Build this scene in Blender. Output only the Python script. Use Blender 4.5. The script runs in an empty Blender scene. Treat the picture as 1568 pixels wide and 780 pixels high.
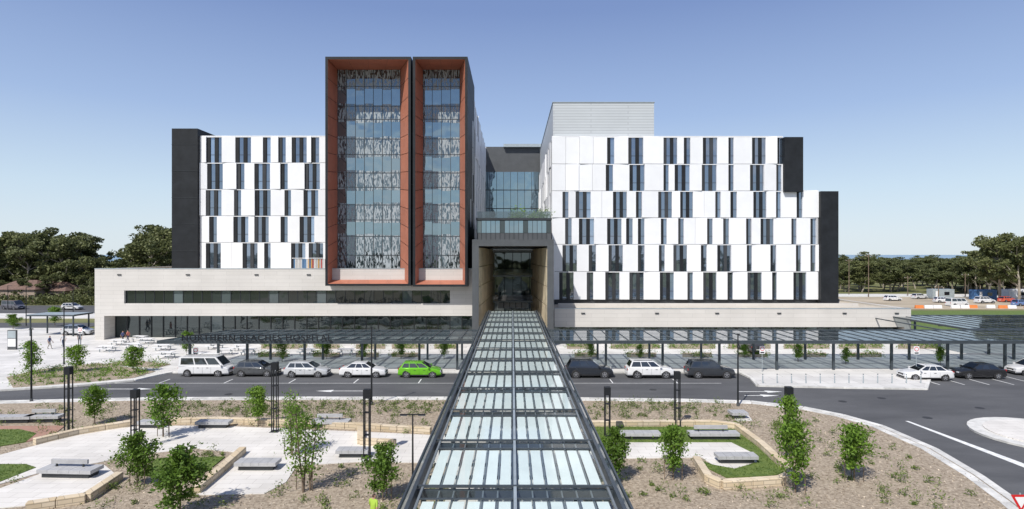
import bpy, math, random
import numpy as np
from mathutils import Vector, Matrix
random.seed(7); rng=np.random.default_rng(7)
sc=bpy.context.scene
H=12.3; F=900.0; CX=784.0; CY=390.0
def G(px,py,z=0.0):
    D=(H-z)*F/(py-CY); return ((px-CX)*D/F, D)
def XA(px,D): return (px-CX)*D/F
def ZA(py,D): return H+(CY-py)*D/F
# ------------------------------------------------------------ materials
def nt(name):
    m=bpy.data.materials.new(name); m.use_nodes=True
    n=m.node_tree; b=n.nodes['Principled BSDF']; return m,n,b
def lk(n,a,b): n.links.new(a,b)
def mat(name,col,rough=0.6,metal=0.0,var=0.0,scale=1.0,island=0.0,bump=0.0,bscale=20.0,spec=0.5,col2=None,detail=6.0,stretch=(1,1,1)):
    m,n,b=nt(name)
    b.inputs['Roughness'].default_value=rough; b.inputs['Metallic'].default_value=metal
    b.inputs['Specular IOR Level'].default_value=spec
    tc=n.nodes.new('ShaderNodeTexCoord'); mp=n.nodes.new('ShaderNodeMapping'); mp.inputs['Scale'].default_value=stretch
    lk(n,tc.outputs['Object'],mp.inputs[0])
    c=(*col,1)
    if col2 is None: lo=tuple(x*(1-var) for x in col); hi=tuple(min(1,x*(1+var)) for x in col)
    else: lo=col; hi=col2
    src=None
    if var>0 or col2:
        nz=n.nodes.new('ShaderNodeTexNoise'); nz.inputs['Scale'].default_value=scale; nz.inputs['Detail'].default_value=detail
        nz.inputs['Roughness'].default_value=0.65
        lk(n,mp.outputs[0],nz.inputs['Vector'])
        r=n.nodes.new('ShaderNodeValToRGB'); r.color_ramp.elements[0].position=0.35; r.color_ramp.elements[1].position=0.65
        r.color_ramp.elements[0].color=(*lo,1); r.color_ramp.elements[1].color=(*hi,1)
        lk(n,nz.outputs['Fac'],r.inputs[0]); src=r.outputs[0]
    if island>0:
        g=n.nodes.new('ShaderNodeNewGeometry'); mr=n.nodes.new('ShaderNodeMapRange')
        mr.inputs['To Min'].default_value=1-island; mr.inputs['To Max'].default_value=1+island
        lk(n,g.outputs['Random Per Island'],mr.inputs['Value'])
        mx=n.nodes.new('ShaderNodeVectorMath'); mx.operation='SCALE'
        if src: lk(n,src,mx.inputs[0])
        else: mx.inputs[0].default_value=col
        lk(n,mr.outputs[0],mx.inputs['Scale']); src=mx.outputs[0]
    if src: lk(n,src,b.inputs['Base Color'])
    else: b.inputs['Base Color'].default_value=c
    if bump>0:
        nb=n.nodes.new('ShaderNodeTexNoise'); nb.inputs['Scale'].default_value=bscale; nb.inputs['Detail'].default_value=4
        lk(n,mp.outputs[0],nb.inputs['Vector'])
        bp=n.nodes.new('ShaderNodeBump'); bp.inputs['Strength'].default_value=bump; bp.inputs['Distance'].default_value=0.05
        lk(n,nb.outputs['Fac'],bp.inputs['Height']); lk(n,bp.outputs[0],b.inputs['Normal'])
    return m
def tiles(name,c1,c2,mortar,bw,bh,ms=0.01,rough=0.7,vertical=False,offset=0.5,dirt=0.12):
    m,n,b=nt(name); b.inputs['Roughness'].default_value=rough
    tc=n.nodes.new('ShaderNodeTexCoord'); src=tc.outputs['Object']
    if vertical:
        s=n.nodes.new('ShaderNodeSeparateXYZ'); cc=n.nodes.new('ShaderNodeCombineXYZ')
        ad=n.nodes.new('ShaderNodeMath'); ad.operation='ADD'
        lk(n,src,s.inputs[0]); lk(n,s.outputs[0],ad.inputs[0]); lk(n,s.outputs[1],ad.inputs[1])
        lk(n,ad.outputs[0],cc.inputs[0]); lk(n,s.outputs[2],cc.inputs[1]); v=cc.outputs[0]
    else: v=src
    bt=n.nodes.new('ShaderNodeTexBrick'); bt.offset=offset
    bt.inputs['Color1'].default_value=(*c1,1); bt.inputs['Color2'].default_value=(*c2,1); bt.inputs['Mortar'].default_value=(*mortar,1)
    bt.inputs['Scale'].default_value=1.0; bt.inputs['Mortar Size'].default_value=ms
    bt.inputs['Brick Width'].default_value=bw; bt.inputs['Row Height'].default_value=bh
    lk(n,v,bt.inputs['Vector'])
    nz=n.nodes.new('ShaderNodeTexNoise'); nz.inputs['Scale'].default_value=0.35; nz.inputs['Detail'].default_value=8
    lk(n,src,nz.inputs['Vector'])
    mr=n.nodes.new('ShaderNodeMapRange'); mr.inputs['From Min'].default_value=0.3; mr.inputs['From Max'].default_value=0.7
    mr.inputs['To Min'].default_value=1-dirt; mr.inputs['To Max'].default_value=1+dirt*0.3
    lk(n,nz.outputs['Fac'],mr.inputs['Value'])
    mx=n.nodes.new('ShaderNodeVectorMath'); mx.operation='SCALE'
    lk(n,bt.outputs['Color'],mx.inputs[0]); lk(n,mr.outputs[0],mx.inputs['Scale']); lk(n,mx.outputs[0],b.inputs['Base Color'])
    return m
def schlick(n,f0):
    """two-sided Fresnel curve"""
    lw=n.nodes.new('ShaderNodeLayerWeight'); lw.inputs['Blend'].default_value=.5
    pw=n.nodes.new('ShaderNodeMath'); pw.operation='POWER'; pw.inputs[1].default_value=5; lk(n,lw.outputs['Facing'],pw.inputs[0])
    mr=n.nodes.new('ShaderNodeMapRange'); mr.inputs['To Min'].default_value=f0; mr.inputs['To Max'].default_value=1
    lk(n,pw.outputs[0],mr.inputs['Value']); return mr.outputs[0]
def window_glass(name,tint,dark,fac,island=0.5,frit=None,blinds=True):
    m=bpy.data.materials.new(name); m.use_nodes=True; n=m.node_tree; n.nodes.clear()
    out=n.nodes.new('ShaderNodeOutputMaterial'); mix=n.nodes.new('ShaderNodeMixShader')
    d=n.nodes.new('ShaderNodeBsdfDiffuse'); g=n.nodes.new('ShaderNodeBsdfGlossy')
    g.inputs['Roughness'].default_value=0.03; g.inputs['Color'].default_value=(*tint,1)
    geo=n.nodes.new('ShaderNodeNewGeometry')
    r=n.nodes.new('ShaderNodeValToRGB'); e=r.color_ramp.elements
    e[0].position=0; e[0].color=(*[x*0.5 for x in dark],1); e[1].position=1; e[1].color=(*[x*1.6 for x in dark],1)
    if blinds:
        e2=r.color_ramp.elements.new(0.84); e2.color=(*[x*1.3 for x in dark],1)
        e3=r.color_ramp.elements.new(0.9); e3.color=(*[min(.5,x*5+.03) for x in dark],1)
    lk(n,geo.outputs['Random Per Island'],r.inputs[0]); lk(n,r.outputs[0],d.inputs['Color'])
    lk(n,schlick(n,fac),mix.inputs[0]); lk(n,d.outputs[0],mix.inputs[1]); lk(n,g.outputs[0],mix.inputs[2])
    tc=n.nodes.new('ShaderNodeTexCoord')
    nz=n.nodes.new('ShaderNodeTexNoise'); nz.inputs['Scale'].default_value=0.45; nz.inputs['Detail'].default_value=1
    bp=n.nodes.new('ShaderNodeBump'); bp.inputs['Strength'].default_value=0.25; bp.inputs['Distance'].default_value=0.12
    lk(n,tc.outputs['Object'],nz.inputs['Vector']); lk(n,nz.outputs['Fac'],bp.inputs['Height']); lk(n,bp.outputs[0],g.inputs['Normal'])
    last=mix.outputs[0]
    if frit:
        mp=n.nodes.new('ShaderNodeMapping'); mp.inputs['Scale'].default_value=(5.6,5.6,1.25)
        n2=n.nodes.new('ShaderNodeTexNoise'); n2.inputs['Scale'].default_value=1.0; n2.inputs['Detail'].default_value=1.0; n2.inputs['Distortion'].default_value=0.8
        lk(n,tc.outputs['Object'],mp.inputs[0]); lk(n,mp.outputs[0],n2.inputs['Vector'])
        rr=n.nodes.new('ShaderNodeValToRGB'); rr.color_ramp.elements[0].position=frit; rr.color_ramp.elements[1].position=frit+0.05
        lk(n,n2.outputs['Fac'],rr.inputs[0])
        dd=n.nodes.new('ShaderNodeBsdfDiffuse'); dd.inputs['Color'].default_value=(0.33,0.38,0.41,1)
        mm=n.nodes.new('ShaderNodeMixShader'); lk(n,rr.outputs[0],mm.inputs[0]); lk(n,last,mm.inputs[1]); lk(n,dd.outputs[0],mm.inputs[2]); last=mm.outputs[0]
    lk(n,last,out.inputs[0]); return m
def clear_glass(name,tint,fac=0.08,op=0.0,opcol=(0.5,0.6,0.6)):
    m=bpy.data.materials.new(name); m.use_nodes=True; n=m.node_tree; n.nodes.clear()
    out=n.nodes.new('ShaderNodeOutputMaterial'); mix=n.nodes.new('ShaderNodeMixShader')
    t=n.nodes.new('ShaderNodeBsdfTransparent'); t.inputs[0].default_value=(*tint,1)
    g=n.nodes.new('ShaderNodeBsdfGlossy'); g.inputs['Roughness'].default_value=0.04
    lk(n,schlick(n,fac),mix.inputs[0])
    base=t.outputs[0]
    if op>0:
        d=n.nodes.new('ShaderNodeBsdfDiffuse'); d.inputs[0].default_value=(*opcol,1)
        m2=n.nodes.new('ShaderNodeMixShader'); m2.inputs[0].default_value=op
        lk(n,base,m2.inputs[1]); lk(n,d.outputs[0],m2.inputs[2]); base=m2.outputs[0]
    lk(n,base,mix.inputs[1]); lk(n,g.outputs[0],mix.inputs[2]); lk(n,mix.outputs[0],out.inputs[0]); return m
def leafmat(name,c1,c2,trans=0.3):
    m,n,b=nt(name); b.inputs['Roughness'].default_value=0.55; b.inputs['Specular IOR Level'].default_value=0.3
    g=n.nodes.new('ShaderNodeNewGeometry'); r=n.nodes.new('ShaderNodeValToRGB')
    r.color_ramp.elements[0].color=(*c1,1); r.color_ramp.elements[1].color=(*c2,1)
    oi=n.nodes.new('ShaderNodeObjectInfo')
    ad=n.nodes.new('ShaderNodeMath'); ad.operation='MULTIPLY_ADD'; ad.inputs[1].default_value=0.65
    m3=n.nodes.new('ShaderNodeMath'); m3.operation='MULTIPLY'; m3.inputs[1].default_value=0.35
    lk(n,oi.outputs['Random'],m3.inputs[0]); lk(n,g.outputs['Random Per Island'],ad.inputs[0]); lk(n,m3.outputs[0],ad.inputs[2])
    lk(n,ad.outputs[0],r.inputs[0]); lk(n,r.outputs[0],b.inputs['Base Color'])
    t=n.nodes.new('ShaderNodeBsdfTranslucent'); lk(n,r.outputs[0],t.inputs[0])
    mx=n.nodes.new('ShaderNodeMixShader'); mx.inputs[0].default_value=trans
    out=n.nodes['Material Output']; lk(n,b.outputs[0],mx.inputs[1]); lk(n,t.outputs[0],mx.inputs[2]); lk(n,mx.outputs[0],out.inputs[0]); return m

M={}
M['white']=mat('white_cladding',(0.77,0.78,0.80),0.45,var=0.03,scale=0.5,island=0.04)
M['cream']=tiles('cream_panels',(0.55,0.525,0.49),(0.58,0.555,0.52),(0.42,0.40,0.375),3.6,0.55,0.015,0.6,True,0.5,0.07)
M['black']=mat('black_cladding',(0.013,0.015,0.018),0.55,var=0.3,scale=0.6,island=0.1,spec=0.3)
M['fin']=mat('window_side_fin',(0.035,0.038,0.042),0.5,var=0.1,scale=0.6,island=0.3,spec=0.3)
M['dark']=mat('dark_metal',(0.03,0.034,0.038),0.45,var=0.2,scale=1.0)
M['dgrey']=mat('charcoal_panel',(0.075,0.08,0.085),0.5,var=0.12,scale=0.7)
M['blue_steel']=mat('painted_steel',(0.055,0.068,0.078),0.4,metal=0.2,var=0.15,scale=2)
M['lsteel']=mat('light_steel',(0.38,0.43,0.45),0.4,metal=0.3,var=0.1,scale=2)
M['msteel']=mat('mid_grey_steel',(0.19,0.215,0.225),0.45,metal=0.2,var=0.1,scale=2)
M['orange']=mat('copper_panel',(0.38,0.14,0.085),0.6,var=0.10,scale=0.5,island=.05)
M['gold']=mat('bronze_mesh',(0.62,0.53,0.38),0.5,metal=0.1,var=0.25,scale=2.5,stretch=(1,1,.4),island=.15)
M['greybox']=tiles('grey_louvre',(0.48,0.51,0.53),(0.50,0.53,0.55),(0.37,0.39,0.41),12,0.45,0.06,0.5,True,0.5,0.05)
M['win']=window_glass('window_glass',(0.72,0.83,1.0),(0.035,0.05,0.07),0.33)
M['wdark']=window_glass('podium_glass',(0.7,0.8,0.8),(0.018,0.024,0.026),0.12)
M['tclear']=window_glass('tower_glass',(0.66,0.84,0.92),(0.025,0.045,0.055),0.40,blinds=False)
M['tfrit']=window_glass('tower_fritted_glass',(0.7,0.85,0.95),(0.02,0.03,0.036),0.20,frit=0.475,blinds=False)
M['canopy_glass']=clear_glass('canopy_glass',(0.90,0.94,0.93),0.035)
M['canopy2']=clear_glass('side_canopy_glass',(0.46,0.54,0.57),0.09,0.30,(0.13,0.17,0.19))
M['frit']=mat('white_frit',(0.80,0.84,0.81),0.45,var=0.05,scale=0.8,island=.04)
M['asphalt']=mat('asphalt',(0.066,0.067,0.071),0.85,col2=(0.105,0.106,0.110),scale=0.3,bump=0.3,bscale=60,detail=12,stretch=(.35,1,1))
M['line']=mat('road_paint',(0.72,0.72,0.70),0.6,var=0.15,scale=3)
M['kerb']=mat('concrete_kerb',(0.58,0.57,0.54),0.75,var=0.15,scale=1.5,island=0.15)
M['pave']=tiles('light_paving',(0.65,0.62,0.575),(0.71,0.68,0.635),(0.48,0.45,0.41),1.2,0.6,0.014,0.75,False,0.5,0.16)
M['pave2']=tiles('plaza_paving',(0.60,0.585,0.56),(0.70,0.68,0.65),(0.40,0.39,0.37),3.0,1.5,0.03,0.75,False,0.5,0.16)
M['mulch']=mat('gravel_mulch',(0.20,0.155,0.11),0.95,col2=(0.46,0.385,0.295),scale=6.5,bump=0.9,bscale=16,detail=12)
M['grass']=mat('lawn',(0.07,0.12,0.02),0.9,col2=(0.14,0.19,0.04),scale=2.5,bump=0.6,bscale=40,detail=10)
M['drygrass']=mat('dry_grass',(0.10,0.12,0.035),0.95,col2=(0.20,0.19,0.08),scale=0.06,detail=12)
M['dirt']=mat('bare_earth',(0.30,0.25,0.18),0.95,col2=(0.46,0.39,0.29),scale=0.08)
M['roofgravel']=mat('roof_gravel',(0.44,0.385,0.31),0.95,col2=(0.56,0.50,0.41),scale=0.8)
M['sand']=tiles('sandstone',(0.55,0.44,0.29),(0.66,0.56,0.42),(0.36,0.30,0.22),0.8,0.22,0.02,0.85,True,0.5,0.2)
M['concrete']=mat('bench_concrete',(0.38,0.38,0.385),0.65,var=0.12,scale=2,bump=0.1)
M['bark']=mat('bark',(0.16,0.12,0.085),0.9,var=0.4,scale=3,stretch=(1,1,.3))
M['pale_bark']=mat('pale_bark',(0.33,0.29,0.24),0.9,var=0.4,scale=1.2,stretch=(1,1,.3))
M['leaf']=leafmat('young_leaves',(0.065,0.14,0.018),(0.23,0.37,0.05),0.4)
M['leafd']=leafmat('dark_leaves',(0.045,0.10,0.012),(0.17,0.28,0.04),0.35)
M['euc']=leafmat('eucalypt_leaves',(0.05,0.068,0.026),(0.20,0.215,0.085),0.25)
M['shrub']=leafmat('shrub_leaves',(0.05,0.09,0.015),(0.18,0.24,0.06),0.3)
M['blade']=leafmat('grass_blades',(0.06,0.11,0.015),(0.15,0.22,0.035),0.3)
M['tyre']=mat('tyre',(0.02,0.02,0.02),0.85,var=0.1)
M['rim']=mat('alloy',(0.5,0.5,0.52),0.3,metal=0.8,var=0.05)
M['carglass']=window_glass('car_glass',(0.8,0.9,1.0),(0.012,0.014,0.016),0.12,blinds=False)
M['head']=mat('headlamp',(0.6,0.62,0.65),0.15,var=0.1)
M['tail']=mat('tail_lamp',(0.35,0.01,0.01),0.2,var=0.1)
M['trim']=mat('black_trim',(0.02,0.02,0.022),0.6,var=0.1)
M['red']=mat('sign_red',(0.55,0.02,0.02),0.4,var=0.05)
M['blue']=mat('container_blue',(0.07,0.17,0.36),0.5,var=0.15)
M['orangep']=mat('safety_orange',(0.65,0.20,0.05),0.6,var=0.1)
M['signw']=mat('sign_white',(0.75,0.75,0.75),0.4,var=0.04)
M['manhole']=mat('cast_iron_cover',(0.03,0.03,0.032),0.7,var=0.3,scale=8)
M['tile_roof']=mat('roof_tiles',(0.16,0.10,0.08),0.8,var=0.3,scale=2)
M['brick']=tiles('house_brick',(0.3,0.2,0.15),(0.35,0.25,0.18),(0.4,0.38,0.35),0.24,0.09,0.01,0.8,True)
for i,c in enumerate([(0.55,0.12,0.10),(0.6,0.35,0.12),(0.7,0.7,0.7),(0.12,0.25,0.45),(0.7,0.7,0.7)]): M['fin%d'%i]=mat('coloured_fin_%d'%i,c,0.5,var=0.05)
# ------------------------------------------------------------ mesh builder
class MB:
    def __init__(s): s.v=[]; s.f=[]; s.m=[]; s.mats=[]
    def mi(s,k):
        mm=M[k] if isinstance(k,str) else k
        if mm not in s.mats: s.mats.append(mm)
        return s.mats.index(mm)
    def poly(s,pts,k):
        b=len(s.v); s.v+= [tuple(p) for p in pts]; s.f.append(tuple(range(b,b+len(pts)))); s.m.append(s.mi(k))
    def hexa(s,p,k):
        b=len(s.v); s.v+=[tuple(q) for q in p]; i=s.mi(k)
        for f in ((0,3,2,1),(4,5,6,7),(0,1,5,4),(1,2,6,5),(2,3,7,6),(3,0,4,7)):
            s.f.append(tuple(b+q for q in f)); s.m.append(i)
    def box(s,x0,x1,y0,y1,z0,z1,k,T=None):
        p=[(x0,y0,z0),(x1,y0,z0),(x1,y1,z0),(x0,y1,z0),(x0,y0,z1),(x1,y0,z1),(x1,y1,z1),(x0,y1,z1)]
        if T is not None: p=[tuple(T@Vector(q)) for q in p]
        s.hexa(p,k)
    def prism(s,pts,z0,z1,kt,ks=None):
        a=sum(pts[i][0]*pts[(i+1)%len(pts)][1]-pts[(i+1)%len(pts)][0]*pts[i][1] for i in range(len(pts)))
        if a<0: pts=pts[::-1]
        s.poly([(x,y,z1) for x,y in pts],kt)
        for i in range(len(pts)):
            p=pts[i]; q=pts[(i+1)%len(pts)]
            s.poly([(p[0],p[1],z0),(q[0],q[1],z0),(q[0],q[1],z1),(p[0],p[1],z1)],ks or kt)
    def cyl(s,p0,p1,r0,r1,n,k,caps=True):
        p0=Vector(p0); p1=Vector(p1); d=(p1-p0)
        if d.length<1e-6: return
        q=d.to_track_quat('Z','Y'); b=len(s.v); i=s.mi(k)
        for (c,r) in ((p0,r0),(p1,r1)):
            for j in range(n):
                a=2*math.pi*j/n; s.v.append(tuple(c+q@Vector((r*math.cos(a),r*math.sin(a),0))))
        for j in range(n):
            s.f.append((b+j,b+(j+1)%n,b+n+(j+1)%n,b+n+j)); s.m.append(i)
        if caps:
            s.f.append(tuple(b+j for j in range(n))[::-1]); s.m.append(i)
            s.f.append(tuple(b+n+j for j in range(n))); s.m.append(i)
    def tube(s,pts,rad,n,k):
        for i in range(len(pts)-1): s.cyl(pts[i],pts[i+1],rad[i],rad[i+1],n,k,False)
    def leaves(s,C,size,k,asp=0.5):
        N=len(C); 
        a=rng.normal(size=(N,3)); a/=np.linalg.norm(a,axis=1)[:,None]
        c=rng.normal(size=(N,3)); bb=np.cross(a,c); bb/=np.linalg.norm(bb,axis=1)[:,None]
        sz=(size*rng.uniform(0.6,1.3,N))[:,None]
        V=np.stack([C-a*sz,C+bb*sz*asp,C+a*sz,C-bb*sz*asp],1).reshape(-1,3)
        b=len(s.v); s.v+=V.tolist(); i=s.mi(k)
        s.f+=[(b+4*j,b+4*j+1,b+4*j+2,b+4*j+3) for j in range(N)]; s.m+=[i]*N
    def mesh(s,name,smooth=False):
        me=bpy.data.meshes.new(name); me.from_pydata(s.v,[],s.f)
        for q in s.mats: me.materials.append(q)
        me.polygons.foreach_set('material_index',s.m)
        if smooth:
            me.polygons.foreach_set('use_smooth',[True]*len(s.f))
            try: me.set_sharp_from_angle(angle=math.radians(38))
            except Exception: pass
        me.update(); return me
    def build(s,name,parent=None,smooth=False,bevel=0,loc=None,rot=0):
        o=bpy.data.objects.new(name,s.mesh(name,smooth)); sc.collection.objects.link(o)
        if parent: o.parent=parent
        if loc: o.location=loc
        o.rotation_euler[2]=rot
        if bevel:
            md=o.modifiers.new('bevel','BEVEL'); md.width=bevel; md.segments=2; md.limit_method='ANGLE'; md.angle_limit=math.radians(30)
        return o
def empty(name,loc=(0,0,0),rot=0):
    o=bpy.data.objects.new(name,None); sc.collection.objects.link(o); o.location=loc; o.rotation_euler[2]=rot; return o
def inst(name,me,loc,rot=0,scale=1,parent=None):
    o=bpy.data.objects.new(name,me); sc.collection.objects.link(o); o.location=loc; o.rotation_euler[2]=rot
    o.scale=(scale,)*3 if not isinstance(scale,tuple) else scale
    if parent: o.parent=parent
    return o
def inside(p,poly):
    x,y=p; c=False; n=len(poly)
    for i in range(n):
        x1,y1=poly[i]; x2,y2=poly[(i+1)%n]
        if (y1>y)!=(y2>y) and x<(x2-x1)*(y-y1)/(y2-y1)+x1: c=not c
    return c
# ------------------------------------------------------------ GROUND
b=MB(); b.poly([(-1500,-600,-.08),(1500,-600,-.08),(1500,1000,-.08),(-1500,1000,-.08)],'drygrass'); b.build('ground')
M['sea']=mat('sea_water',(0.10,0.20,0.30),0.25,var=0.1,scale=0.002)
b=MB(); b.poly([(-9000,1000,-.08),(9000,1000,-.08),(16000,20000,-.08),(-16000,20000,-.08)],'sea'); b.build('sea')
b=MB(); b.prism([(-110,36),(12,36),(12,-20),(110,-20),(110,90),(-110,90)],-.06,0,'asphalt'); b.build('road')
near_edge=[(-400,622),(0,617),(215,612),(420,611),(700,611),(880,612),(1040,614),(1150,617),(1230,626),(1290,638),(1350,655),(1430,690),(1500,732),(1560,775),(1640,840)]
NE=[G(*p) for p in near_edge]
garden=NE+[(NE[-1][0],-20),(NE[0][0]-10,-20),(NE[0][0]-10,NE[0][1])]
b=MB(); b.prism(garden,-.05,.10,'mulch'); b.build('garden_bed')
def kerbline(b,pts,w,z0,z1,k='kerb',L=1.0):
    for i in range(len(pts)-1):
        p=Vector(pts[i]); q=Vector(pts[i+1]); d=q-p; n=max(1,int(d.length/L)); u=d.normalized(); nn=Vector((-u.y,u.x))
        for j in range(n):
            a=p+d*(j/n)+u*.012; c=p+d*((j+1)/n)-u*.012
            b.hexa([(*(a-nn*w/2),z0),(*(c-nn*w/2),z0),(*(c+nn*w/2),z0),(*(a+nn*w/2),z0),(*(a-nn*w/2),z1),(*(c-nn*w/2),z1),(*(c+nn*w/2),z1),(*(a+nn*w/2),z1)],k)
b=MB(); kerbline(b,NE,0.45,-.03,.14,L=1.1)
pts=[]
for i,p in enumerate(NE):
    q=NE[min(i+1,len(NE)-1)]; o=NE[max(i-1,0)]; t=(Vector(q)-Vector(o)).normalized(); nn=Vector((t.y,-t.x)); pts.append(tuple(Vector(p)+nn*.55))
kerbline(b,pts,0.5,-.03,.125,L=0.8)
b.build('kerb')
far_edge=[(-400,603),(0,599),(120,592),(205,584),(240,576),(264,571.5),(1132,571.5),(1150,580),(1160,592),(1290,595),(1418,597),(1424,578),(1404,562),(1800,562)]
FE=[G(*p) for p in far_edge]
plaza=FE+[(80,90),(80,94),(-85,94),(-85,FE[0][1])]
b=MB(); b.prism(plaza,-.05,.12,'pave2'); b.build('plaza_pavement')
b=MB(); kerbline(b,FE,0.3,-.03,.145,L=1.5); b.build('kerb')
beds=[[(20,596),(130,588),(205,581),(238,571),(150,558),(60,568),(10,580)],
      [(160,560),(240,566),(262,560),(200,553)]]
for y0,xs in ((536,[(400,470),(480,520),(545,590),(600,650),(665,700),(868,905),(935,1010),(1025,1095),(1115,1180),(1200,1270),(1285,1350),(1375,1440)]),(549,[(395,440),(480,520),(545,580),(600,640),(880,915),(960,1005),(1045,1090),(1130,1175),(1220,1265),(1300,1350)])):
    for a,c in xs: beds.append([(a,y0),(c,y0),(c,y0-7),(a,y0-7)])
b=MB(); bedw=[[G(*p,) for p in q] for q in beds]
for q in bedw: b.prism(q,.1,.16,'mulch')
b.build('planting_bed')
pav=[[(-150,722),(0,700),(60,684),(135,664),(215,655),(330,655),(430,659),(550,664),(655,669),(720,672),(720,716),(640,712),(545,711),(500,714),(455,716),(438,742),(405,760),(300,762),(350,722),(372,697),(300,690),(205,700),(150,712),(60,728),(0,745),(-150,775)],
     [(0,752),(60,730),(60,716),(160,716),(182,734),(130,770),(-80,790),(-80,765)],
     [(850,684),(935,681),(1120,681),(1152,697),(1160,712),(1125,722),(1092,716),(1074,704),(935,706),(850,706)],
     [(1117,634),(1142,633),(1152,647),(1128,648)]]
PV=[[G(*p) for p in q] for q in pav]
b=MB()
for i,q in enumerate(PV): b.prism(q,.08,.135+.004*i,'pave')
b.box(-3.3,3.5,-20,49.3,.08,.155,'pave'); b.build('garden_path')
gr=[[(-60,662),(30,661),(56,667),(40,680),(-60,697)],[(-60,715),(40,715),(55,720),(0,742),(-60,752)],
    [(212,732),(240,706),(345,703),(322,722),(300,735)],
    [(905,657),(1090,657),(1128,661),(1165,690),(1205,728),(1175,733),(1112,735),(1078,718),(1070,708),(1092,716),(1125,722),(1160,712),(1152,697),(1120,681),(935,681),(905,676)]]
GR=[[G(*p) for p in q] for q in gr]
b=MB()
for q in GR: b.prism(q,.08,.165,'grass')
for q in GR:
    xs=[p[0] for p in q]; ys=[p[1] for p in q]; A=(max(xs)-min(xs))*(max(ys)-min(ys)); pts=[]
    for _ in range(int(min(9000,A*110))):
        p=(random.uniform(min(xs),max(xs)),random.uniform(min(ys),max(ys)))
        if inside(p,q): pts.append((p[0],p[1],.19))
    if pts: b.leaves(np.array(pts),0.05,'blade',0.3)
b.build('lawn')
M['brickpave']=tiles('brick_paving',(0.34,0.18,0.13),(0.40,0.22,0.16),(0.3,0.25,0.2),.3,.15,.01,.85)
b=MB(); b.prism([G(*p) for p in [(-60,656),(100,655),(84,667),(60,676),(40,680),(56,667),(30,661),(-60,662)]],.08,.15,'brickpave'); b.build('brick_path')
def wall(name,pts,h=.42,w=.42,k='sand'):
    b=MB(); P=[G(*p) for p in pts]
    kerbline(b,P,w,.09,.1+h,k,L=1.15); return b.build(name,bevel=.03)
wall('sandstone_wall',[(52,684),(120,668),(200,655)])
wall('sandstone_wall',[(258,652),(330,650),(470,655),(560,660),(660,666)])
wall('sandstone_wall',[(300,760),(338,728),(372,697)])
wall('sandstone_wall',[(183,737),(132,772),(40,786)])
wall('sandstone_wall',[(905,656),(1010,655),(1090,655),(1128,660),(1165,688),(1215,735),(1195,745),(1105,751),(1085,742),(1066,712)])
wall('sandstone_wall',[(552,664),(552,684),(606,686)])
b=MB()
def mark(pts,z=.006): b.poly([(*G(*p),z) for p in pts],'line')
mark([(1386,645),(1391,645),(1600,722),(1593,726)])
def arrow(x,y,L,s):
    b.poly([(x,y-.08,.006),(x,y+.08,.006),(x+s*L,y+.08,.006),(x+s*L,y-.08,.006)][::1],'line')
    b.poly([(x+s*L,y-.42,.006),(x+s*L,y+.42,.006),(x+s*(L+1.5),y,.006)],'line')
for px,py,L,s in ((560,599,3.0,-1),(150,596,3.5,1),(1130,600,2.5,1)):
    x,y=G(px,py); arrow(x,y,L,s)
x,y=G(1140,606); arrow(x,y,1.5,1)
for i in range(18):
    x=-40+i*6.2
    if x<18: b.box(x,x+.1,56.2,58,.0,.006,'line')
for i in range(9): b.box(-3.2+i*.75,-2.8+i*.75,50.2,55.4,.0,.007,'line')
b.poly([(-44,56.1,.0065),(20,56.1,.0065),(20,56.2,.0065),(-44,56.2,.0065)],'line')
for i in range(5):
    x=G(1440+i*38,590)[0]; b.poly([(x,55.5,.006),(x+.12,55.5,.006),(x+.12,60,.006),(x,60,.006)],'line')
b.build('road_marking')
b=MB()
for px,py in ((350,604),(720,600),(1000,597),(1290,615),(1420,640),(1500,625),(1350,610)):
    x,y=G(px,py); b.cyl((x,y,-.01),(x,y,.008),.33,.33,18,'manhole')
b.build('manhole_cover')
b=MB(); cx,cy=G(1600,668); 
b.prism([(cx+4.2*math.cos(a*math.pi/16),cy+4.2*math.sin(a*math.pi/16)) for a in range(32)],0,.13,'kerb')
b.prism([(cx+3.3*math.cos(a*math.pi/16),cy+3.3*math.sin(a*math.pi/16)) for a in range(32)],.1,.2,'pave'); b.build('traffic_island')
b=MB(); b.box(-260,-72,98,106,-.05,.0,'asphalt'); b.box(-260,-75,122,142,-.05,.0,'asphalt'); b.box(-260,-72,90,97.9,-.05,.08,'pave2'); b.box(-260,-75,113,121.9,-.05,.1,'pave2'); b.build('access_road')
b=MB(); b.box(66,260,91,128,-.06,.05,'grass'); b.build('verge_lawn')
b=MB(); b.prism([(62,132),(400,132),(400,165),(80,170)],-.06,.03,'dirt'); b.prism([(76,172),(300,168),(300,178),(80,184)],-.06,.04,'kerb'); b.prism([(58,91),(65,91),(90,190),(80,190)],-.06,.045,'asphalt'); b.build('access_track')
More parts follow.
